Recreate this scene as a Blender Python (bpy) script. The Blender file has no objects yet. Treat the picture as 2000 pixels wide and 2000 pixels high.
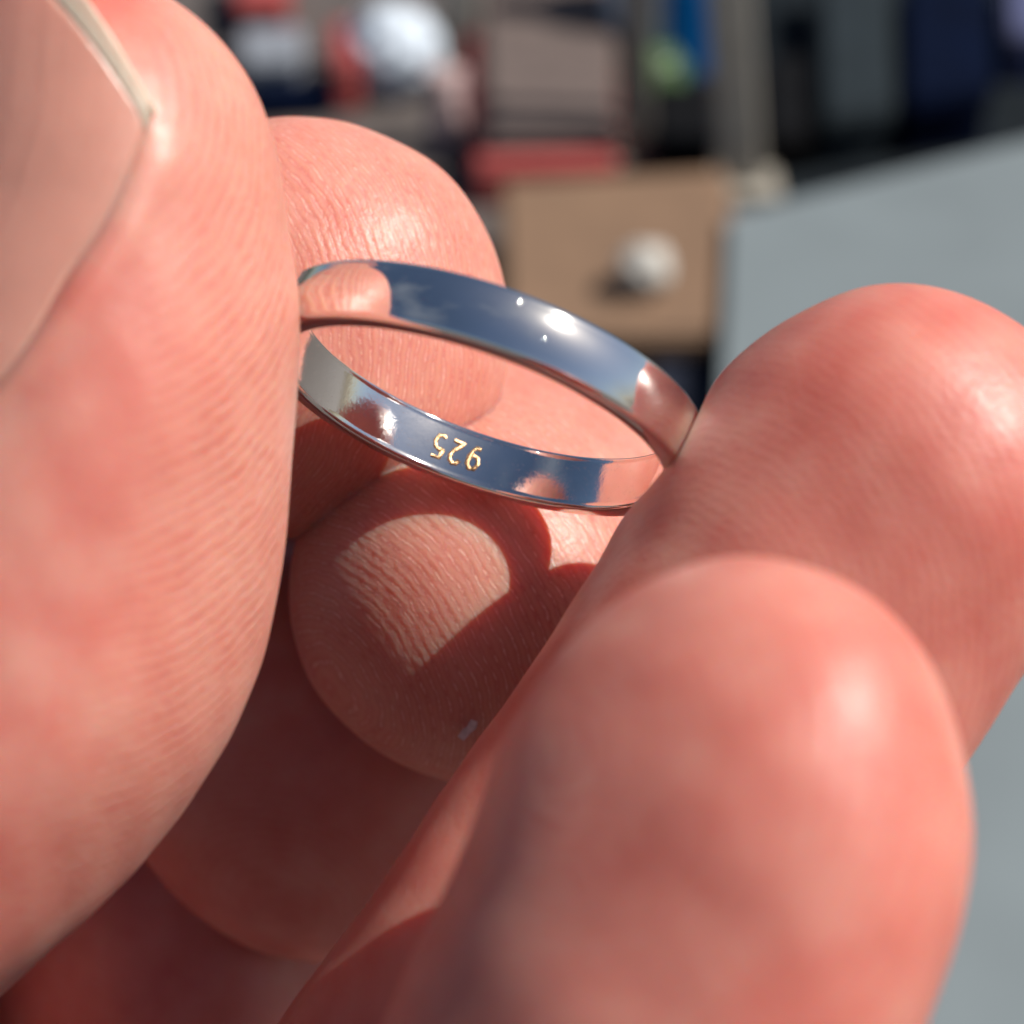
import bpy, bmesh, math, random
import numpy as np
from mathutils import Vector, Matrix, noise

# ------------------------------------------------------------------ camera, light, exposure
PITCH = math.radians(35)
RING_H = 0.40                    # the ring is held 40 cm above the table
CAM_D = 90.0                     # camera to ring, mm
SUN = Vector((0.61, 0.615, 0.50)).normalized()     # towards the sun: right, up, towards the viewer
AX = Vector((1, 0, 0))
AY = Vector((0, math.sin(PITCH), math.cos(PITCH)))
AZ = Vector((0, -math.cos(PITCH), math.sin(PITCH)))
ORG = Vector((0, 0, RING_H))
def W(x, y, z):                  # hand space in mm (right, up, towards viewer) -> world metres
    return ORG + (AX * x + AY * y + AZ * z) * 0.001

scene = bpy.context.scene
COL = scene.collection
cam_d = bpy.data.cameras.new('camera')
cam = bpy.data.objects.new('camera', cam_d); COL.objects.link(cam)
M = Matrix((AX, AY, AZ)).transposed().to_4x4(); M.translation = W(0, 0, CAM_D)
cam.matrix_world = M
cam_d.sensor_width = 36; cam_d.sensor_fit = 'HORIZONTAL'
cam_d.lens = 72.0                # tan(half angle) = 0.25
cam_d.clip_start = 0.002; cam_d.clip_end = 200
cam_d.dof.use_dof = True
cam_d.dof.focus_distance = 0.0935
cam_d.dof.aperture_fstop = 72.0 / 1.9
cam_d.dof.aperture_blades = 0
scene.camera = cam

sunw = AX * SUN.x + AY * SUN.y + AZ * SUN.z
elev = math.asin(sunw.z)
world = bpy.data.worlds.new('World'); scene.world = world; world.use_nodes = True
wn = world.node_tree
sky = wn.nodes.new('ShaderNodeTexSky'); sky.sky_type = 'NISHITA'; sky.sun_disc = False
sky.sun_elevation = elev
sky.sun_rotation = math.atan2(sunw.x, sunw.y)
sky.air_density = 0.95; sky.dust_density = 1.2; sky.ozone_density = 2.2
bg = wn.nodes['Background']; bg.inputs[1].default_value = 0.05
ctc = wn.nodes.new('ShaderNodeTexCoord'); cmap = wn.nodes.new('ShaderNodeMapping'); cmap.inputs['Scale'].default_value = (1.0, 1.0, 2.0)
cno = wn.nodes.new('ShaderNodeTexNoise'); cno.inputs['Scale'].default_value = 1.3; cno.inputs['Detail'].default_value = 4; cno.inputs['Roughness'].default_value = 0.5
crm = wn.nodes.new('ShaderNodeValToRGB'); crm.color_ramp.elements[0].position = 0.53; crm.color_ramp.elements[1].position = 0.90
cmx = wn.nodes.new('ShaderNodeMix'); cmx.data_type = 'RGBA'; cmx.inputs[7].default_value = (5, 5.4, 6, 1)
wn.links.new(ctc.outputs['Generated'], cmap.inputs[0]); wn.links.new(cmap.outputs[0], cno.inputs['Vector'])
wn.links.new(cno.outputs['Fac'], crm.inputs[0]); wn.links.new(crm.outputs[0], cmx.inputs[0])
wn.links.new(sky.outputs[0], cmx.inputs[6]); wn.links.new(cmx.outputs[2], bg.inputs[0])
sl = bpy.data.lights.new('sun', 'SUN'); sl.energy = 5.0; sl.angle = math.radians(0.5); sl.color = (1.0, 0.95, 0.87)
so = bpy.data.objects.new('sun', sl); COL.objects.link(so)
so.rotation_euler = sunw.to_track_quat('Z', 'Y').to_euler(); so.location = (0.3, -0.2, 0.8)
vs = scene.view_settings
vs.view_transform = 'Standard'; vs.look = 'None'; vs.gamma = 1.0; vs.use_curve_mapping = False; vs.exposure = 0.4
scene.cycles.use_denoising = True
scene.cycles.max_bounces = 10

# ------------------------------------------------------------------ helpers
def at(px, py, z):               # sight line through a 2000 px picture position, at depth z mm -> hand space
    k = 0.0225 * (1 - z / CAM_D)
    return np.array([(px - 1000) * k, (1000 - py) * k, z])
K = (RING_H + 0.09 * math.sin(PITCH)) / (0.15 + 0.09 * math.sin(PITCH))   # things on the table, sized for its distance
def gp(px, py, h=0.0):           # world point where that sight line meets the height h (m)
    o = W(0, 0, CAM_D); p = W(*at(px, py, 0)); d = p - o
    t = (h - o.z) / d.z
    return o + d * t
def tag(o, label=None, cat=None, group=None, kind=None):
    if label: o['label'] = label
    if cat: o['category'] = cat
    if group: o['group'] = group
    if kind: o['kind'] = kind
    return o
def link(name, me, mat, parent=None, smooth=True):
    o = bpy.data.objects.new(name, me); COL.objects.link(o)
    if mat: me.materials.append(mat)
    if parent: o.parent = parent
    if smooth and len(me.polygons): me.polygons.foreach_set('use_smooth', [True] * len(me.polygons))
    return o

def mat_new(name):
    m = bpy.data.materials.new(name); m.use_nodes = True
    return m, m.node_tree, m.node_tree.nodes['Principled BSDF']
def nd(nt, typ, **kw):
    n = nt.nodes.new(typ)
    for k, v in kw.items(): setattr(n, k, v)
    return n
def math_n(nt, op, a, b=None, c=None, clamp=False):
    n = nt.nodes.new('ShaderNodeMath'); n.operation = op; n.use_clamp = clamp
    for i, v in enumerate((a, b, c)):
        if v is None: continue
        if isinstance(v, (int, float)): n.inputs[i].default_value = v
        else: nt.links.new(v, n.inputs[i])
    return n.outputs[0]
def noise_n(nt, vec, scale, detail=3, rough=0.55):
    n = nt.nodes.new('ShaderNodeTexNoise'); n.inputs['Scale'].default_value = scale
    n.inputs['Detail'].default_value = detail; n.inputs['Roughness'].default_value = rough
    nt.links.new(vec, n.inputs['Vector']); return n.outputs['Fac']
def ramp_n(nt, fac, stops):
    n = nt.nodes.new('ShaderNodeValToRGB'); el = n.color_ramp.elements
    el[0].position, el[0].color = stops[0][0], (*stops[0][1], 1)
    el[1].position, el[1].color = stops[-1][0], (*stops[-1][1], 1)
    for p, c in stops[1:-1]:
        e = el.new(p); e.color = (*c, 1)
    nt.links.new(fac, n.inputs[0]); return n.outputs[0]
def mix_n(nt, fac, a, b, mode='MIX'):
    n = nt.nodes.new('ShaderNodeMix'); n.data_type = 'RGBA'; n.blend_type = mode
    for i, v in ((0, fac), (6, a), (7, b)):
        if isinstance(v, (int, float)): n.inputs[i].default_value = v
        elif isinstance(v, tuple): n.inputs[i].default_value = (*v, 1)
        else: nt.links.new(v, n.inputs[i])
    return n.outputs[2]

def plain(name, col, rough=0.6, var=0.25, scale=60, spec=0.4, metal=0.0, bump=0.0):
    m, nt, b = mat_new(name)
    tc = nd(nt, 'ShaderNodeTexCoord').outputs['Object']
    f = noise_n(nt, tc, scale, 4)
    col = tuple(c * 0.74 for c in col)
    lo = tuple(c * (1 - var) for c in col); hi = tuple(min(1, c * (1 + var)) for c in col)
    nt.links.new(ramp_n(nt, f, [(0.3, lo), (0.7, hi)]), b.inputs['Base Color'])
    b.inputs['Roughness'].default_value = rough; b.inputs['Metallic'].default_value = metal
    b.inputs['Specular IOR Level'].default_value = spec
    if bump:
        bn = nd(nt, 'ShaderNodeBump'); bn.inputs['Distance'].default_value = bump; bn.inputs['Strength'].default_value = 0.6
        nt.links.new(noise_n(nt, tc, scale * 6, 4), bn.inputs['Height']); nt.links.new(bn.outputs[0], b.inputs['Normal'])
    return m

# ------------------------------------------------------------------ materials
def skin_material():
    m, nt, b = mat_new('skin')
    tc = nd(nt, 'ShaderNodeTexCoord').outputs['Object']
    at1 = nd(nt, 'ShaderNodeAttribute', attribute_name='ridge').outputs['Fac']
    amp = nd(nt, 'ShaderNodeAttribute', attribute_name='ridge_amp').outputs['Fac']
    dry = nd(nt, 'ShaderNodeAttribute', attribute_name='dry').outputs['Fac']
    # blood under the skin: broad and mid-size blotches
    n1 = noise_n(nt, tc, 130, 2, 0.5); n2 = noise_n(nt, tc, 380, 3, 0.5)
    blot = math_n(nt, 'MULTIPLY_ADD', n2, 0.45, math_n(nt, 'MULTIPLY', n1, 0.55))
    base = ramp_n(nt, blot, [(0.26, (0.46, 0.108, 0.084)), (0.5, (0.53, 0.187, 0.148)), (0.74, (0.58, 0.285, 0.225))])
    # papillary ridges
    warp = noise_n(nt, tc, 700, 3, 0.6); warp2 = noise_n(nt, tc, 240, 2, 0.5)
    ph = math_n(nt, 'ADD', at1, math_n(nt, 'ADD', math_n(nt, 'MULTIPLY', warp, 0.9), math_n(nt, 'MULTIPLY', warp2, 1.6)))
    s = math_n(nt, 'SINE', math_n(nt, 'MULTIPLY', ph, 2 * math.pi))
    h = math_n(nt, 'MULTIPLY_ADD', s, 0.5, 0.5)
    brk = noise_n(nt, tc, 900, 3, 0.65)
    brk_m = math_n(nt, 'MULTIPLY_ADD', brk, 3.0, -0.9, clamp=True)
    hr = math_n(nt, 'MULTIPLY', math_n(nt, 'POWER', h, 0.6), math_n(nt, 'MULTIPLY', amp, brk_m))
    # pale dry skin along the furrows
    fur = math_n(nt, 'POWER', math_n(nt, 'SUBTRACT', 1.0, h), 7.0)
    dryn = math_n(nt, 'MULTIPLY_ADD', noise_n(nt, tc, 1800, 3, 0.7), 4.0, -1.5, clamp=True)
    fm = math_n(nt, 'MULTIPLY', fur, math_n(nt, 'MULTIPLY', dry, dryn), clamp=True)
    tone = math_n(nt, 'MULTIPLY', math_n(nt, 'MULTIPLY', h, amp), 0.75, clamp=True)  # ridge crests painted paler, as if catching the light
    dk = math_n(nt, 'MULTIPLY', math_n(nt, 'MULTIPLY', math_n(nt, 'SUBTRACT', 1.0, h), math_n(nt, 'MULTIPLY', amp, brk_m)), 0.45, clamp=True)  # shade between the ridges, painted into the skin colour
    c = mix_n(nt, dk, base, (0.36, 0.085, 0.06))
    c = mix_n(nt, tone, c, (0.62, 0.32, 0.235))
    c = mix_n(nt, math_n(nt, 'MULTIPLY', fm, 0.75), c, (0.80, 0.54, 0.44))
    nt.links.new(c, b.inputs['Base Color'])
    # relief: ridges, pores, fine creases
    pores = noise_n(nt, tc, 3800, 3, 0.6); crease = noise_n(nt, tc, 1500, 4, 0.65)
    hh = math_n(nt, 'ADD', math_n(nt, 'MULTIPLY', hr, 1.0),
                math_n(nt, 'ADD', math_n(nt, 'MULTIPLY', pores, 0.30), math_n(nt, 'MULTIPLY', crease, 0.50)))
    hh = math_n(nt, 'ADD', hh, math_n(nt, 'MULTIPLY', fm, 0.5))
    bn = nd(nt, 'ShaderNodeBump'); bn.inputs['Distance'].default_value = 0.00008; bn.inputs['Strength'].default_value = 0.8
    nt.links.new(hh, bn.inputs['Height']); nt.links.new(bn.outputs[0], b.inputs['Normal'])
    rg = math_n(nt, 'MULTIPLY_ADD', crease, 0.26, 0.31)
    nt.links.new(rg, b.inputs['Roughness'])
    b.inputs['Specular IOR Level'].default_value = 0.38
    b.inputs['Subsurface Weight'].default_value = 0.95
    b.inputs['Subsurface Radius'].default_value = (1.0, 0.18, 0.08)
    b.inputs['Subsurface Scale'].default_value = 0.0050
    return m
SKIN = skin_material()

def nail_material(name, col, sss):
    m, nt, b = mat_new(name)
    tc = nd(nt, 'ShaderNodeTexCoord').outputs['Object']
    f = noise_n(nt, tc, 260, 4)
    nt.links.new(ramp_n(nt, f, [(0.35, tuple(x * 0.9 for x in col)), (0.65, col)]), b.inputs['Base Color'])
    b.inputs['Roughness'].default_value = 0.33; b.inputs['Subsurface Weight'].default_value = sss
    b.inputs['Subsurface Radius'].default_value = (1, 0.4, 0.3); b.inputs['Subsurface Scale'].default_value = 0.0012
    bn = nd(nt, 'ShaderNodeBump'); bn.inputs['Distance'].default_value = 0.00005; bn.inputs['Strength'].default_value = 0.5
    at1 = nd(nt, 'ShaderNodeAttribute', attribute_name='across').outputs['Fac']
    rn = nd(nt, 'ShaderNodeTexNoise', noise_dimensions='1D'); rn.inputs['Scale'].default_value = 9; rn.inputs['Detail'].default_value = 4
    nt.links.new(at1, rn.inputs['W'])
    nt.links.new(math_n(nt, 'ADD', math_n(nt, 'MULTIPLY', rn.outputs['Fac'], 2.2), noise_n(nt, tc, 900, 3)), bn.inputs['Height']); nt.links.new(bn.outputs[0], b.inputs['Normal'])
    return m
NAIL = nail_material('nail_plate', (0.56, 0.265, 0.205), 0.8)
NAILTIP = nail_material('nail_free_edge', (0.46, 0.37, 0.29), 0.5)

def silver_material():
    m, nt, b = mat_new('polished_silver')
    tc = nd(nt, 'ShaderNodeTexCoord').outputs['Object']
    b.inputs['Metallic'].default_value = 1.0
    f = noise_n(nt, tc, 500, 4)
    nt.links.new(ramp_n(nt, f, [(0.3, (0.90, 0.885, 0.85)), (0.7, (0.95, 0.94, 0.92))]), b.inputs['Base Color'])
    sp = nd(nt, 'ShaderNodeTexVoronoi'); sp.inputs['Scale'].default_value = 5200; nt.links.new(tc, sp.inputs['Vector'])
    sc = noise_n(nt, tc, 3000, 4, 0.7)
    wear = nd(nt, 'ShaderNodeAttribute', attribute_name='wear').outputs['Fac']
    pit = math_n(nt, 'LESS_THAN', sp.outputs['Distance'], 0.23)
    pit = math_n(nt, 'MULTIPLY', pit, math_n(nt, 'GREATER_THAN', noise_n(nt, tc, 1700, 2), 0.53))
    hgt = math_n(nt, 'MULTIPLY', wear, math_n(nt, 'ADD', math_n(nt, 'MULTIPLY', pit, 0.8), math_n(nt, 'MULTIPLY', sc, 0.7)))
    hgt = math_n(nt, 'ADD', hgt, math_n(nt, 'MULTIPLY', noise_n(nt, tc, 260, 2), 1.4))
    bn = nd(nt, 'ShaderNodeBump'); bn.inputs['Distance'].default_value = 0.000018; bn.inputs['Strength'].default_value = 0.5
    nt.links.new(hgt, bn.inputs['Height']); nt.links.new(bn.outputs[0], b.inputs['Normal'])
    nt.links.new(math_n(nt, 'MULTIPLY_ADD', sc, 0.02, math_n(nt, 'MULTIPLY_ADD', wear, 0.01, math_n(nt, 'MULTIPLY_ADD', noise_n(nt, tc, 420, 3), 0.03, 0.045))), b.inputs['Roughness'])
    return m
SILVER = silver_material()
STAMP = plain('stamp_skin_reflection', (0.80, 0.50, 0.26), 0.30, 0.6, 4000, metal=0.85, bump=0.00003)  # warm reflection of the skin, painted into the colour of the digits

# ------------------------------------------------------------------ the table and what lies on it
GREYBROWN = plain('worn_table', (0.105, 0.088, 0.082), 0.75, 0.25, 30, bump=0.0004)
def sheet(name, pts, mat, thick=0.0, h0=0.0):
    bm = bmesh.new()
    vs_ = [bm.verts.new((p[0], p[1], h0)) for p in pts]
    f = bm.faces.new(vs_)
    if f.normal.z < 0: f.normal_flip()
    if thick:
        r = bmesh.ops.extrude_face_region(bm, geom=[f])
        for v in [g for g in r['geom'] if isinstance(g, bmesh.types.BMVert)]: v.co.z += thick
        bmesh.ops.recalc_face_normals(bm, faces=bm.faces[:])
    me = bpy.data.meshes.new(name); bm.to_mesh(me); bm.free()
    return link(name, me, mat, smooth=False)
ground = sheet('ground', [(-6, -6), (6, -6), (6, 6), (-6, 6)], GREYBROWN)
tag(ground, kind='structure')

def bbox_mesh(w, d, h, bev=0.001, z0=0.0, taper=1.0):
    w, d, h, bev, z0 = (q * K for q in (w, d, h, bev, z0))
    bm = bmesh.new()
    bmesh.ops.create_cube(bm, size=1)
    for v in bm.verts:
        k = taper if v.co.z > 0 else 1.0
        v.co.x *= w * k; v.co.y *= d * k; v.co.z = z0 + (v.co.z + 0.5) * h
    bmesh.ops.bevel(bm, geom=bm.edges[:], offset=bev, segments=3, affect='EDGES', profile=0.6)
    return bm
def part(name, bm, mat, parent=None, loc=(0, 0, 0), rz=0.0, smooth=False):
    me = bpy.data.meshes.new(name); bm.to_mesh(me); bm.free()
    o = link(name, me, mat, parent, smooth)
    o.location = loc; o.rotation_euler = (0, 0, rz)
    return o
def empty(name, loc, rz=0.0):
    o = bpy.data.objects.new(name, None); COL.objects.link(o); o.location = loc; o.rotation_euler = (0, 0, rz)
    o.empty_display_size = 0.01
    return o
def lathe(prof, seg=48):
    bm = bmesh.new(); rows = []
    for r, z in prof:
        r, z = r * K, z * K
        rows.append([bm.verts.new((r * math.cos(2 * math.pi * i / seg), r * math.sin(2 * math.pi * i / seg), z)) for i in range(seg)])
    for a, b_ in zip(rows, rows[1:]):
        for i in range(seg): bm.faces.new((a[i], a[(i + 1) % seg], b_[(i + 1) % seg], b_[i]))
    bm.faces.new(rows[0][::-1]); bm.faces.new(rows[-1])
    bmesh.ops.recalc_face_normals(bm, faces=bm.faces[:])
    return bm
# pale grey board
GREY = plain('grey_board', (0.19, 0.225, 0.24), 0.7, 0.10, 14, bump=0.0002)
DARKCLOTH = plain('dark_cloth', (0.010, 0.014, 0.018), 0.9, 0.4, 80, spec=0.1, bump=0.0006)
bh = 0.018 * K
pts = [gp(1425, 420, bh), gp(2500, 150, bh), gp(2600, 2600, bh), gp(1330, 2600, bh)]
brd = sheet('board', [(p.x, p.y) for p in pts], GREY, bh - 0.003, 0.003)
tag(brd, 'pale grey flat board lying on the table beside the kraft box', 'board')
dc = [gp(1490, 460), gp(1470, -250), gp(2800, -250), gp(2800, 160), gp(2200, 240)]
cl = sheet('cloth', [(p.x, p.y) for p in dc], DARKCLOTH, 0.0015, 0.0008)
tag(cl, 'black cloth spread out behind the pale grey board', 'cloth')

# kraft box with a white bead on the lid
KRAFT = plain('kraft_card', (0.225, 0.135, 0.082), 0.8, 0.10, 40)
def quad_box(name, px, h, mat, lidmat=None, h0=0.0, bev=0.0012):
    h, h0, bev = h * K, h0 * K, bev * K
    P = [gp(x, y, h0 + h) for x, y in px]
    c = sum((Vector((p.x, p.y, 0)) for p in P), Vector()) / len(P)
    bm = bmesh.new(); vs_ = [bm.verts.new((p.x - c.x, p.y - c.y, 0)) for p in P]
    f = bm.faces.new(vs_)
    r = bmesh.ops.extrude_face_region(bm, geom=[f])
    for v in [g for g in r['geom'] if isinstance(g, bmesh.types.BMVert)]: v.co.z += h
    bmesh.ops.recalc_face_normals(bm, faces=bm.faces[:])
    bmesh.ops.bevel(bm, geom=bm.edges[:], offset=bev, segments=3, affect='EDGES')
    return bm, (c.x, c.y, h0)
def lidded(name, px, h, mat, lidmat, label, cat, lid=0.35, group=None):
    t = empty(name, (0, 0, 0))
    bm, c = quad_box(name, px, h * (1 - lid), mat); t.location = c
    part('box_base', bm, mat, t)
    bm2, c2 = quad_box(name, px, h * lid, lidmat, h0=0)
    for v in bm2.verts: v.co.x *= 1.03; v.co.y *= 1.03; v.co.z += (h * (1 - lid) - 0.0005) * K
    part('box_lid', bm2, lidmat, t)
    tag(t, label, cat, group); return t
lidded('gift_box', [(988, 405), (1410, 378), (1425, 690), (1000, 690)], 0.016, KRAFT, KRAFT,
       'brown kraft card box with a round white bead on its lid', 'box')
WHITE = plain('white_ceramic', (0.58, 0.55, 0.50), 0.5, 0.08, 90)
bp = gp(1262, 512, 0.0215 * K)
bm = bmesh.new(); bmesh.ops.create_uvsphere(bm, u_segments=40, v_segments=24, radius=0.0051 * K)
for v in bm.verts:
    d = v.co.normalized(); v.co.z *= 0.9; v.co += d * K * (0.0009 * noise.noise(d * 1.6) + 0.0005 * noise.noise(d * 6))
b_ = part('bead', bm, WHITE, None, (bp.x, bp.y, (0.016 + 0.0044) * K), smooth=True)
tag(b_, 'round off-white bead resting on the kraft box lid', 'bead')
NAVY = plain('navy_card', (0.010, 0.014, 0.03), 0.6, 0.3, 40)
lidded('ring_box', [(1265, 715), (1425, 712), (1430, 860), (1262, 860)], 0.010, NAVY, NAVY,
       'small navy ring box in front of the kraft box', 'box')

# red tray with a taupe lining
RED = plain('red_card', (0.42, 0.075, 0.07), 0.6, 0.15, 40)
TAUPE = plain('taupe_cushion', (0.14, 0.105, 0.095), 0.9, 0.2, 120, bump=0.0005)
t = empty('display_tray', (0, 0, 0))
bm, c = quad_box('display_tray', [(905, -60), (1205, -60), (1205, 318), (925, 325)], 0.010, RED); t.location = c
part('tray', bm, RED, t)
bm, c2 = quad_box('display_tray', [(940, -60), (1203, -60), (1203, 262), (950, 268)], 0.008, TAUPE, h0=0.006)
part('lining', bm, TAUPE, t, (c2[0] - c[0], c2[1] - c[1], 0.006 * K))
tag(t, 'red jewellery tray with a taupe cushion lining', 'tray')

# posts of a display rack
CREAM = plain('cream_post', (0.36, 0.33, 0.28), 0.6, 0.15, 60)
POSTG = plain('grey_post', (0.20, 0.18, 0.155), 0.6, 0.2, 60)
def post(px, py, width, height, mat, label, lean=0.0):
    p = gp(px, py)
    t = empty('display_post', (p.x, p.y, 0))
    part('foot', bbox_mesh(width * 1.7, width * 1.7, 0.003, 0.0008), mat, t)
    o = part('upright', bbox_mesh(width, width * 0.6, height, width * 0.12, taper=0.95), mat, t, (0, 0, 0.0028 * K))
    o.rotation_euler = (0, lean, 0)
    k = part('finial', lathe([(width * 0.2, 0), (width * 0.55, 0.002), (width * 0.62, 0.005), (width * 0.4, 0.009), (width * 0.1, 0.0105)]), mat, t,
             (math.sin(lean) * height * K, 0, (0.0028 + math.cos(lean) * height - 0.0005) * K), smooth=True)
    tag(t, label, 'post', 'posts of the display rack')
post(1445, 372, 0.0098, 0.10, CREAM, 'cream upright display post between the kraft box and black cloth', -0.12)
post(1245, 325, 0.0062, 0.05, POSTG, 'short grey display post at the corner of the red tray', -0.04)
post(905, 130, 0.0092, 0.07, CREAM, 'cream display post standing behind the ball of white tissue', -0.02)

# bottle, ball and block by the posts
BLUE = plain('blue_plastic', (0.0, 0.085, 0.28), 0.3, 0.2, 50)
LBL = plain('bottle_label', (0.62, 0.68, 0.78), 0.5, 0.08, 50)
p = gp(1300, 130)
t = empty('bottle', (p.x, p.y, 0))
part('bottle_body', lathe([(0.012, 0), (0.0145, 0.0012), (0.015, 0.004), (0.015, 0.034), (0.0135, 0.040), (0.007, 0.046), (0.0055, 0.050), (0.0055, 0.054)]), BLUE, t, smooth=True)
part('cap', lathe([(0.0066, 0.0535), (0.007, 0.054), (0.007, 0.062), (0.006, 0.0635)]), LBL, t, smooth=True)
lb = lathe([(0.01515, 0.010), (0.01525, 0.0105), (0.01525, 0.033), (0.01515, 0.0335)])
bmesh.ops.delete(lb, geom=[f for f in lb.faces if len(f.verts) > 4 or f.calc_center_median().x > -0.001 * K], context='FACES')
part('paper_label', lb, LBL, t, smooth=True)
tag(t, 'blue plastic bottle with a pale label and white cap', 'bottle')
GREEN = plain('green_glass', (0.07, 0.13, 0.05), 0.4, 0.5, 200)
p = gp(1270, 205)
bm = bmesh.new(); bmesh.ops.create_icosphere(bm, subdivisions=4, radius=0.0088 * K)
for v in bm.verts: v.co += v.co.normalized() * 0.0012 * K * noise.noise(v.co * 220 / K); v.co.z *= 0.85
b_ = part('stone', bm, GREEN, None, (p.x, p.y, 0.0072 * K), smooth=True)
tag(b_, 'rounded mossy green stone in front of the blue bottle', 'stone')
BLACK = plain('black_card', (0.004, 0.004, 0.005), 0.8, 0.3, 60, spec=0.1)
lidded('jewel_case', [(1275, 195), (1395, 190), (1398, 300), (1280, 305)], 0.012, BLACK, BLACK,
       'black jewel case between the grey post and the cream post', 'box')
# dark cases on the black cloth
SLATE = plain('slate_card', (0.022, 0.030, 0.036), 0.8, 0.2, 60, spec=0.1)
DNAVY = plain('deep_navy', (0.001, 0.004, 0.018), 0.8, 0.3, 40, spec=0.05)
LAV = plain('lavender_card', (0.085, 0.095, 0.20), 0.7, 0.15, 50)
lidded('jewel_case', [(1490, 140), (1580, 135), (1585, 285), (1495, 290)], 0.012, BLACK, BLACK,
       'black jewel case on the black cloth beside the slate case', 'box')
lidded('jewel_case', [(1600, -40), (1735, -40), (1740, 240), (1610, 255)], 0.016, SLATE, SLATE,
       'slate grey jewel case between the black and the navy case', 'box')
lidded('jewel_case', [(1765, -60), (1925, -60), (1930, 205), (1770, 225)], 0.018, DNAVY, DNAVY,
       'deep navy jewel case between the slate and the lavender case', 'box')
lidded('jewel_case', [(1962, -60), (2120, -60), (2120, 90), (1968, 95)], 0.016, LAV, LAV,
       'lavender blue jewel case at the end of the row on black cloth', 'box')

# left: paper cup, pouch, small boxes
PAPER = plain('white_paper', (0.66, 0.74, 0.84), 0.6, 0.06, 60)
p = gp(772, 175)
bm = bmesh.new(); bmesh.ops.create_icosphere(bm, subdivisions=5, radius=0.0112 * K)
for v in bm.verts:
    d = v.co.normalized()
    v.co += d * K * (0.0022 * noise.noise(d * 2.6) + 0.0009 * abs(noise.noise(d * 7.0)))
    v.co.z = max(v.co.z * 0.95, -0.0095 * K)
b_ = part('crumpled_tissue', bm, PAPER, None, (p.x, p.y, 0.0096 * K), smooth=True)
tag(b_, 'crumpled ball of white tissue paper beside the red box', 'tissue')
PINK = plain('pink_pouch', (0.50, 0.36, 0.35), 0.7, 0.12, 60)
p = gp(872, 285)
t = empty('pouch', (p.x, p.y, 0))
bm = bbox_mesh(0.0095, 0.010, 0.014, 0.003, taper=0.72)
bmesh.ops.subdivide_edges(bm, edges=bm.edges[:], cuts=1, use_grid_fill=True)
for v in bm.verts: v.co += Vector((1, 1, 0.2)) * 0.0005 * K * noise.noise(v.co * 300 / K)
part('bag', bm, PINK, t, smooth=True)
part('drawstring', lathe([(0.0032, 0.0128), (0.0042, 0.0134), (0.0042, 0.0142), (0.0034, 0.0148), (0.0045, 0.018), (0.0035, 0.0183)]), PINK, t, smooth=True)
tag(t, 'pale pink pouch tied at the top beside the red tray', 'pouch')
PALE = plain('pale_grey_card', (0.26, 0.28, 0.32), 0.6, 0.12, 60)
lidded('trinket_box', [(645, 75), (700, 72), (705, 150), (650, 155)], 0.014, RED, RED,
       'small red box against the ball of white tissue', 'box')
lidded('trinket_box', [(470, 80), (590, 76), (592, 140), (475, 146)], 0.012, PALE, PALE,
       'pale grey flat box showing above the fingertip', 'box')
lidded('trinket_box', [(455, -70), (565, -70), (565, 25), (460, 30)], 0.012, RED, RED,
       'red flat box behind the pale grey box', 'box')
lidded('trinket_box', [(480, 165), (650, 160), (650, 205), (490, 215)], 0.006, DNAVY, DNAVY,
       'low dark box in front of the pale grey box', 'box')

# ------------------------------------------------------------------ the ring
RC = np.array([-1.33, 5.06, 0.0])
RN = np.array([-0.315695, -0.90487936, 0.28553462]); RU = np.array([0.94418739, -0.32940881, 0.0]); RV = np.cross(RN, RU)
RO, RI, RW = 9.92, 8.70, 2.70
def ring_profile():
    P = []
    hw = RW / 2
    for i in range(25):                         # domed outer face
        t = -1 + 2 * i / 24
        P.append((RO - 0.12 * t * t, t * (hw - 0.34)))
    for i in range(1, 9):                       # rounded lower edge
        a = math.pi / 2 * i / 9
        P.append((RO - 0.12 - 0.34 + 0.34 * math.cos(a), hw - 0.34 + 0.34 * math.sin(a)))
    P += [(RO - 0.45, hw), (RI + 0.30, hw)]
    for i in range(1, 8):
        a = math.pi / 2 * i / 8
        P.append((RI + 0.22 - 0.22 * math.sin(a), hw - 0.22 + 0.22 * math.cos(a)))
    for i in range(17):
        t = 1 - 2 * i / 16
        P.append((RI + 0.03 * t * t, t * (hw - 0.24)))
    for i in range(1, 8):
        a = math.pi / 2 * i / 8
        P.append((RI + 0.22 - 0.22 * math.cos(a), -(hw - 0.22 + 0.22 * math.sin(a))))
    P += [(RI + 0.30, -hw), (RO - 0.45, -hw)]
    for i in range(1, 9):
        a = math.pi / 2 * i / 9
        P.append((RO - 0.12 - 0.34 + 0.34 * math.sin(a), -(hw - 0.34 + 0.34 * math.cos(a))))
    return P
ring_root = bpy.data.objects.new('ring', None); COL.objects.link(ring_root); ring_root.empty_display_size = 0.01
ring_root.location = W(*RC)
RM = Matrix([[*(AX * v[0] + AY * v[1] + AZ * v[2])] for v in (RU, RV, RN)]).transposed()
ring_root.rotation_euler = RM.to_euler()
tag(ring_root, 'polished plain silver ring stamped inside, pinched between the fingertips', 'ring')
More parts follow.
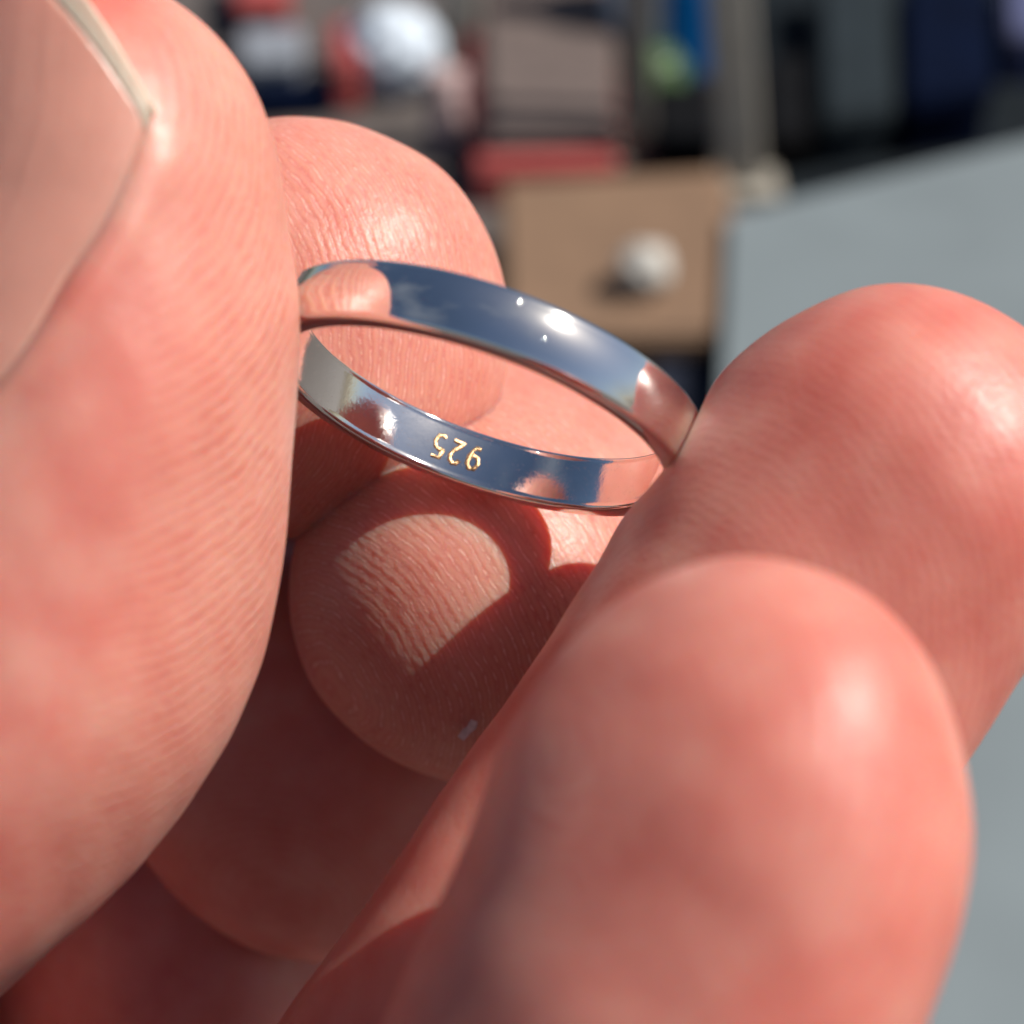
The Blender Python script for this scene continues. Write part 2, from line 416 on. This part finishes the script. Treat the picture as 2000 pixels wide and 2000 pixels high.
def ring_band():
    prof = ring_profile(); n = 360; V = []; F = []; wear = []
    for i in range(n):
        a = 2 * math.pi * i / n
        for r, z in prof:
            V.append((r * math.cos(a) * 1e-3, r * math.sin(a) * 1e-3, z * 1e-3)); wear.append(1.0 if r < RI + 0.1 else 0.12)
    k = len(prof)
    for i in range(n):
        for j in range(k):
            F.append((i * k + j, ((i + 1) % n) * k + j, ((i + 1) % n) * k + (j + 1) % k, i * k + (j + 1) % k))
    me = bpy.data.meshes.new('band'); me.from_pydata(V, [], F)
    a = me.attributes.new('wear', 'FLOAT', 'POINT'); a.data.foreach_set('value', wear)
    bm = bmesh.new(); bm.from_mesh(me); bmesh.ops.recalc_face_normals(bm, faces=bm.faces[:]); bm.to_mesh(me); bm.free()
    return link('band', me, SILVER, ring_root)
ring_band()
# hallmark 925, stamped on the inside, upside down as the ring is held
def arc(cx, cy, rx, ry, a0, a1, n=10):
    return [(cx + rx * math.cos(math.radians(a0 + (a1 - a0) * i / n)), cy + ry * math.sin(math.radians(a0 + (a1 - a0) * i / n))) for i in range(n + 1)]
GLYPH = {'9': [arc(0.5, 0.68, 0.36, 0.30, 0, 360, 18), [(0.86, 0.68), (0.84, 0.45), (0.72, 0.15), (0.50, 0.0), (0.22, 0.04)]],
         '2': [arc(0.5, 0.70, 0.36, 0.30, 160, -20, 12) + [(0.70, 0.42), (0.35, 0.18), (0.12, 0.0), (0.55, 0.03), (0.92, 0.0)]],
         '5': [[(0.85, 1.0), (0.25, 1.0), (0.19, 0.60)] + arc(0.48, 0.32, 0.38, 0.32, 125, -130, 14)]}
def hallmark(th0, h0):
    bm = bmesh.new(); H, CW, ADV, SW = 1.12, 0.70, 0.88, 0.128
    R = RI + 0.0
    def P(s, t, lift):          # s along text, t up the glyph (mm); text top points to +axis
        th = th0 + TSIGN * s / R
        return Vector(((R - lift) * math.cos(th), (R - lift) * math.sin(th), h0 + t)) * 1e-3
    for k, ch in enumerate('925'):
        ox = (k - 1) * ADV - CW / 2
        for poly in GLYPH[ch]:
            pts2 = [(ox + x * CW, y * H - H / 2) for x, y in poly]
            prev = None
            for i, (s, t) in enumerate(pts2):
                a = pts2[max(0, i - 1)]; b2 = pts2[min(len(pts2) - 1, i + 1)]
                dx, dy = b2[0] - a[0], b2[1] - a[1]; L = math.hypot(dx, dy) or 1
                sw = SW * (1 + 0.28 * math.sin(i * 2.3 + k * 1.7)); nx, ny = -dy / L * sw, dx / L * sw
                row = [bm.verts.new(P(s + nx * q, t + ny * q, l)) for q, l in ((-1, -0.03), (-0.6, 0.035), (0.6, 0.035), (1, -0.03))]
                if prev:
                    for j in range(3): bm.faces.new((prev[j], prev[j + 1], row[j + 1], row[j]))
                prev = row
    bmesh.ops.recalc_face_normals(bm, faces=bm.faces[:])
    me = bpy.data.meshes.new('hallmark'); bm.to_mesh(me); bm.free()
    o = link('hallmark', me, STAMP, ring_root); o['label'] = 'stamped digits 925 inside the band, upside down'
TSIGN = -1
hallmark(math.radians(-93.5), 0.05)

# ------------------------------------------------------------------ hands
def catmull(K, n):
    K = np.array(K, float)
    d = np.r_[0, np.cumsum(np.linalg.norm(np.diff(K[:, :3], axis=0), axis=1))]
    ext = np.vstack([2 * K[0] - K[1], K, 2 * K[-1] - K[-2]])
    de = np.r_[-(d[1]), d, d[-1] + (d[-1] - d[-2])]
    out = []
    for s in np.linspace(0, d[-1], n):
        i = min(max(np.searchsorted(d, s, 'right') - 1, 0), len(d) - 2)
        p0, p1, p2, p3 = ext[i:i + 4]; t0, t1, t2, t3 = de[i:i + 4]
        h = t2 - t1; u = (s - t1) / h
        m1 = (p2 - p0) / (t2 - t0) * h; m2 = (p3 - p1) / (t3 - t1) * h
        out.append((2 * u**3 - 3 * u**2 + 1) * p1 + (u**3 - 2 * u**2 + u) * m1 + (-2 * u**3 + 3 * u**2) * p2 + (u**3 - u**2) * m2)
    return np.array(out)
def unit(a): return a / np.linalg.norm(a, axis=-1, keepdims=True)

class Finger:
    """Tapered finger: spine rows are (px, py, z, lateral, dorsal, palmar) base to tip, radii in mm."""
    def __init__(self, rows, dorsal, tip_len, Q, lam=0.5, amp=1.0, dry=0.0, ns=170, nphi=168, ncap=46, seed=0, dents=(), smooth=260, pad=0.55, nail=None):
        K = [np.r_[at(r[0], r[1], r[2]), r[3:6]] for r in rows]
        S = catmull(K, ns)
        for _ in range(smooth):
            S[1:-1] = 0.25 * S[:-2] + 0.5 * S[1:-1] + 0.25 * S[2:]
        T = unit(np.gradient(S[:, :3], axis=0))
        dv = np.array(dorsal, float)
        D = unit(dv[None] - (T @ dv)[:, None] * T); L = np.cross(T, D)
        # tip cap
        k = np.linspace(0, 1, ncap + 1)[1:]
        off = np.sin(k * math.pi / 2) * tip_len; sc = np.cos(k * math.pi / 2) ** 0.92
        sc[-1] = 0.004
        c = np.vstack([S[:, :3], S[-1, :3] + off[:, None] * T[-1]])
        rad = np.vstack([S[:, 3:6], sc[:, None] * S[-1, 3:6]])
        D = np.vstack([D, np.repeat(D[-1:], ncap, 0)]); L = np.vstack([L, np.repeat(L[-1:], ncap, 0)])
        ph = np.linspace(0, 2 * math.pi, nphi, endpoint=False) + math.pi / 2
        sq = 1 + 0.022 * (1 - np.cos(4 * ph)) / 2; cs = np.cos(ph) * sq; sn = np.sin(ph) * sq
        rz = np.where(sn[None] > 0, rad[:, 1:2], rad[:, 2:3])
        P = c[:, None] + rad[:, 0:1, None] * cs[None, :, None] * L[:, None] + (rz * sn[None])[..., None] * D[:, None]
        self.c, self.D, self.L, self.rad, self.T, self.ns = c, D, L, rad, T, ns
        self.ph = ph
        Nn = unit(P - c[:, None] + 1e-9)
        # soft flesh is never a perfect solid
        w = sum(np.sin(P @ np.array(f) + g) * a for f, g, a in (((0.55, 0.31, 0.42), seed, 0.06), ((-0.4, 0.62, 0.2), seed * 2.1 + 1, 0.05),
              ((0.9, -0.7, 0.8), seed * 1.3 + 2, 0.025), ((1.6, 1.1, -1.2), seed + 4, 0.015)))
        P = P + Nn * w[..., None]
        for (q, r, depth) in dents:
            dd = np.linalg.norm(P - np.array(q), axis=-1)
            P = P - Nn * (depth * (np.exp(-(dd / r) ** 2) - 0.45 * np.exp(-((dd - 2.0 * r) / (0.8 * r)) ** 2)))[..., None]
        # run along the spine from the start of the tip cap (mm, + towards the tip)
        seg = np.r_[0, np.cumsum(np.linalg.norm(np.diff(c, axis=0), axis=1))]
        self.run = seg - seg[ns - 1]
        self.seg0 = seg
        if nail:                       # nail bed: the flesh is lower under the plate and swells round it
            u, t = self.nail_uv(self.run[:, None], ph[None] - math.pi / 2, nail)
            t = np.abs(t)
            uf = 1 + nail[2] * (1 - np.clip(t, 0, 1) ** 1.6) / (nail[0] + nail[1] - 5.0)
            ins = np.clip((1.0 - t) / 0.10, 0, 1) * np.clip(u / 0.04, 0, 1) * np.clip((uf - u) / 0.12, 0, 1)
            rimw = np.exp(-((t - 1.12) / 0.10) ** 2) * np.clip(u / 0.04 + 1, 0, 1) * np.clip((1.0 - u) / 0.1, 0, 1)
            P = P + Nn * (-0.42 * ins + 0.16 * rimw)[..., None]
            self.nailspec = nail
        self.P = P
        q = at(*Q)
        rr = np.linalg.norm(P - q, axis=-1) / lam
        side = np.clip((pad - np.sin(ph)) / 0.7, 0, 1)[None]
        run = np.arange(len(c))[:, None] * np.linalg.norm(S[1, :3] - S[0, :3])
        tipd = (run.max() - run)
        fade = np.clip((34 - tipd) / 12, 0, 1)
        self.ridge = rr; self.amp = amp * side * fade * np.ones_like(rr); self.dry = dry * side * fade * np.ones_like(rr)
    @staticmethod
    def nail_half(u, half):
        return math.radians(half) * (0.16 + 0.84 * u) * (0.1 + 0.9 * np.sqrt(np.clip(u / 0.12, 0, 1)))
    def nail_uv(self, run, ang, nail):
        back, corner, rise, half = nail       # cuticle at -back, corner of the free edge at corner - 5, crest rise further on
        ang = (ang + math.pi) % (2 * math.pi) - math.pi
        u = (run + back) / (back + corner - 5.0)
        t = ang / self.nail_half(np.clip(u, 0.0, 1), half)
        return u, t
    def mesh(self, name):
        P = self.P; n, m = P.shape[:2]
        V = np.vstack([P.reshape(-1, 3), self.c[0:1], (P[-1].mean(0))[None]])
        idx = np.arange(n * m).reshape(n, m); nx = np.roll(idx, -1, 1)
        quads = np.stack([idx[:-1], nx[:-1], nx[1:], idx[1:]], -1).reshape(-1, 4)
        F = quads.tolist()
        b, t = n * m, n * m + 1
        F += [(b, nx[0, j], idx[0, j]) for j in range(m)] + [(t, idx[-1, j], nx[-1, j]) for j in range(m)]
        Wv = np.array(ORG) + (V[:, 0:1] * np.array(AX) + V[:, 1:2] * np.array(AY) + V[:, 2:3] * np.array(AZ)) * 0.001
        me = bpy.data.meshes.new(name); me.from_pydata(Wv.tolist(), [], F)
        for nm, arr in (('ridge', self.ridge), ('ridge_amp', self.amp), ('dry', self.dry)):
            a = me.attributes.new(nm, 'FLOAT', 'POINT'); vals = np.r_[arr.reshape(-1), arr[0].mean(), arr[-1].mean()]
            a.data.foreach_set('value', vals.astype(np.float32))
        bm = bmesh.new(); bm.from_mesh(me); bmesh.ops.recalc_face_normals(bm, faces=bm.faces[:]); bm.to_mesh(me); bm.free()
        return me

def blob(name, rows, dorsal, tip):
    return Finger(rows, dorsal, tip, (0, 0, 0), amp=0, smooth=10, ns=50, nphi=60, ncap=16).mesh(name)
def union(name, meshes, origin, label):
    objs = []
    for me in meshes:
        o = bpy.data.objects.new('piece', me); COL.objects.link(o); objs.append(o)
    base = objs[0]
    for o in objs[1:]:
        md = base.modifiers.new('u', 'BOOLEAN'); md.operation = 'UNION'; md.object = o; md.solver = 'MANIFOLD'
    dg = bpy.context.evaluated_depsgraph_get(); dg.update()
    me = bpy.data.meshes.new_from_object(base.evaluated_get(dg))
    for o in objs: bpy.data.objects.remove(o)
    print(name, 'verts', len(me.vertices), 'of', sum(len(m.vertices) for m in meshes), [a.name for a in me.attributes][:12])
    me.name = name
    me.transform(Matrix.Translation(-origin))
    me.materials.clear()
    o = link(name, me, SKIN); o.location = origin
    tag(o, label, 'hand', 'hands holding the ring'); return o

ring_l = RC - RO * RU; ring_r = RC + RO * RU
THUMB = Finger([(-900, 2150, 4, 9.6, 9.5, 10.5), (-420, 1690, 7, 9.4, 9.1, 11.5), (-45, 1310, 8, 9.0, 8.2, 12.0), (62, 950, 8, 9.0, 8.0, 11.4),
                (128, 650, 8, 8.7, 7.6, 9.7), (138, 430, 8, 8.3, 6.8, 8.5)],
               (-0.62, -0.10, 0.78), 9.8, (110, 0, 20), lam=0.56, amp=0.9, dry=0.5, pad=0.45, ns=230, nphi=220, seed=1.0,
               dents=((ring_l + np.array([.6, .5, .8]), 2.2, 0.4),), nail=(13.0, 8.0, 9.0, 70))
INDEX = Finger([(-900, 1350, -34, 10, 10, 10), (-300, 980, -28, 9.8, 9.5, 9.5), (150, 750, -20, 10.4, 9.5, 9.5), (430, 665, -17, 10.8, 9.2, 9.4), (590, 640, -17, 10.8, 8.6, 9.2)],
               (-0.1, 0.0, -1), 10.8, (150, 660, -8), lam=0.46, amp=0.55, dry=0.7, ns=190, nphi=220, seed=2.0)
MIDDLE = Finger([(-700, 1700, -40, 10, 10, 10), (0, 1300, -44, 9.5, 9.5, 9.5), (600, 950, -42, 9.6, 9.6, 9.6), (960, 940, -32, 9.8, 9.6, 9.6),
                 (985, 1070, -24, 9.9, 9.6, 9.8), (930, 1170, -17.2, 9.7, 9.6, 9.6)],
                (0.55, 0.75, -0.4), 8.4, (500, 1440, -11), lam=0.5, amp=0.6, dry=0.8, pad=1.7, smooth=90, ns=190, nphi=220, seed=3.0)
RINGF = Finger([(-700, 2150, -45, 10, 10, 10), (0, 1850, -49, 9.8, 9.6, 9.6), (400, 1480, -49, 11, 10.6, 10.6), (690, 1330, -41, 12.3, 12, 12), (650, 1430, -33, 12.5, 12.2, 12.4), (630, 1470, -29, 12.5, 12.2, 12.2)],
               (0.55, 0.75, -0.4), 8.4, (500, 1900, -20), amp=0.1, smooth=60, ns=120, nphi=130, seed=4.0)
LITTLE = Finger([(-700, 2500, -46, 13, 13, 13), (-100, 2300, -51, 13.5, 13.5, 13.5), (400, 2050, -53, 14, 14, 14), (450, 1900, -49, 14.4, 14.4, 14.4), (330, 1890, -43, 14.4, 14.4, 14.2), (260, 1920, -41, 14.2, 14.2, 14)],
                (0.55, 0.75, -0.4), 8.0, (300, 2000, -20), amp=0.1, smooth=60, ns=120, nphi=130, seed=5.0)
PALM_A = blob('palm', [(-1500, 3300, -20, 22, 16, 16), (-1150, 2500, -24, 26, 17, 17), (-850, 1900, -28, 24, 16, 16), (-700, 1500, -32, 18, 13, 13)], (-0.5, 0.2, -0.8), 9)
HL = union('hand', [THUMB.mesh('thumb'), PALM_A, INDEX.mesh('index'), MIDDLE.mesh('middle'), RINGF.mesh('ringf'), LITTLE.mesh('little')],
           W(*at(-1000, 2400, -24)), 'hand with a visible thumbnail, thumb in front of the ring and fingers curled behind it')

FORE = Finger([(430, 2850, 2, 9.0, 9.0, 9.0), (720, 2430, 2, 8.8, 8.8, 8.0), (1018, 2019, 2, 8.75, 8.7, 7.4), (1228, 1725, 2, 8.75, 8.7, 7.2), (1500, 1325, 2.5, 8.8, 8.6, 7.2), (1745, 965, 3, 8.6, 7.8, 7.2)],
              (0.10, -0.1, -1), 8.8, (1250, 1250, 8), lam=0.47, amp=0.08, ns=200, nphi=190, seed=6.0, dents=((ring_r + np.array([0.5, 0, 1.0]), 2.0, 0.6),))
FRONT = Finger([(700, 3300, 15, 9.6, 9.2, 9.0), (1020, 2600, 19, 8.9, 8.7, 7.6), (1262, 2010, 22, 8.35, 8.1, 6.6), (1335, 1860, 22, 8.25, 8.0, 6.5), (1385, 1700, 22, 8.15, 8.0, 6.4)],
               (0.48, -0.12, -0.87), 10.6, (1150, 1500, 24), lam=0.5, amp=0.16, ns=200, nphi=190, ncap=60, seed=7.0)
PALM_B = blob('palm', [(300, 4700, -10, 24, 16, 16), (300, 3900, -4, 25, 16, 16), (400, 3200, 2, 20, 13, 13)], (0, -0.2, -1), 9)
HR = union('hand', [FORE.mesh('fore'), PALM_B, FRONT.mesh('front')], W(*at(400, 3600, 0)),
           'hand with two smooth fingertips raised side by side, one pressing the ring')

# thumbnail
def nail(f, hand, strip=1.9):
    back, corner, rise, half = f.nailspec
    corner = corner - 5.0
    n = f.ns
    def frame(run):
        if run >= 0:
            k = f.rad[n - 1] * (1 - 0.010 * run)
            return f.c[n - 1] + f.T[-1] * run, f.L[n - 1], f.D[n - 1], k
        i = np.interp(run, f.run, np.arange(len(f.run))); a = int(i); w = i - a; b = min(a + 1, len(f.c) - 1)
        g = lambda A: A[a] * (1 - w) + A[b] * w
        return g(f.c), g(f.L), g(f.D), g(f.rad)
    def surf(run, t, u, lift):
        c, L, D, k = frame(run)
        ph = math.pi / 2 + t * float(f.nail_half(min(max(u, 0), 1), half))
        cs, sn = math.cos(ph), math.sin(ph); sq = 1 + 0.022 * (1 - math.cos(4 * ph)) / 2
        sg = lambda v: v * sq
        nrm = (D * sn + L * cs)
        p = c + k[0] * sg(cs) * L + k[1] * sg(sn) * D
        return W(*(p + nrm * lift)) - hand.location
    def sheet_(r0, r1, rows_n, lift, thick):          # r0, r1: run as a function of t
        V = []; F = []; A = []; C = 61; R = rows_n
        for layer in (0, 1):
            for i in range(R):
                for j in range(C):
                    t = (-1 + 2 * j / (C - 1)) * (0.975 + 0.018 * math.sin(i * 0.37 + rows_n))
                    run = r0(t) + (r1(t) - r0(t)) * i / (R - 1)
                    u = (run + back) / (back + corner)
                    V.append(surf(run, t, u, lift - (thick if layer else 0))); A.append(t)
        m = R * C
        for i in range(R - 1):
            for j in range(C - 1):
                a0 = i * C + j; F.append((a0, a0 + 1, a0 + C + 1, a0 + C)); F.append((m + a0, m + a0 + C, m + a0 + C + 1, m + a0 + 1))
        for i in range(R - 1):
            for j in (0, C - 1):
                a0 = i * C + j; F.append((a0, a0 + C, m + a0 + C, m + a0))
        for j in range(C - 1):
            for i in (0, R - 1):
                a0 = i * C + j; F.append((a0, a0 + 1, m + a0 + 1, m + a0))
        me = bpy.data.meshes.new('nail'); me.from_pydata(V, [], F)
        aa = me.attributes.new('across', 'FLOAT', 'POINT'); aa.data.foreach_set('value', A)
        bm = bmesh.new(); bm.from_mesh(me); bmesh.ops.recalc_face_normals(bm, faces=bm.faces[:]); bm.to_mesh(me); bm.free()
        return me
    edge = lambda t: corner + rise * (1 - abs(t) ** 1.6)
    pl = link('nail', sheet_(lambda t: -back + 0.2, lambda t: edge(t) - strip * (0.55 + 0.45 * (1 - abs(t))), 50, 0.0, 0.5), NAIL, hand)
    pl['label'] = 'pink thumbnail with a pale free edge'
    link('nail_free_edge', sheet_(lambda t: edge(t) - strip * (0.55 + 0.45 * (1 - abs(t))), edge, 10, 0.02, 0.55), NAILTIP, pl)
nail(THUMB, HL)

# a flake of dry skin on the middle fingertip
def flake(px, py, f, hand):
    q = at(px, py, -12)
    d = f.P.reshape(-1, 3); i = np.argmin(np.hypot(d[:, 0] / (90 - d[:, 2]) - q[0] / (90 + 12), d[:, 1] / (90 - d[:, 2]) - q[1] / (90 + 12)) * 90 - d[:, 2] * 0.002)
    c = d[i]; bm = bmesh.new()
    rnd = random.Random(4); out = [(-0.32, -0.55), (0.05, -0.62), (0.18, -0.15), (0.34, 0.22), (0.22, 0.58), (-0.12, 0.60), (-0.10, 0.15), (-0.26, -0.2)]
    top = []; bot = []
    for x, y in out:
        z = 0.25 + 0.12 * rnd.random()
        a = 0.45; X = x * math.cos(a) + y * math.sin(a); Y = -x * math.sin(a) + y * math.cos(a)
        top.append(bm.verts.new(W(*(c + np.array([X, Y, z + 0.06]))) - hand.location)); bot.append(bm.verts.new(W(*(c + np.array([X * 0.9, Y * 0.9, z - 0.35]))) - hand.location))
    bm.faces.new(top); bm.faces.new(bot[::-1])
    for k in range(len(out)): bm.faces.new((top[k], bot[k], bot[(k + 1) % len(out)], top[(k + 1) % len(out)]))
    bmesh.ops.recalc_face_normals(bm, faces=bm.faces[:])
    me = bpy.data.meshes.new('skin_flake'); bm.to_mesh(me); bm.free()
    o = link('skin_flake', me, FLAKE, hand, smooth=False); o['label'] = 'pale flake of dry skin'
FLAKE = plain('dry_skin', (0.75, 0.62, 0.60), 0.7, 0.25, 4000, bump=0.00005)
flake(915, 1425, MIDDLE, HL)
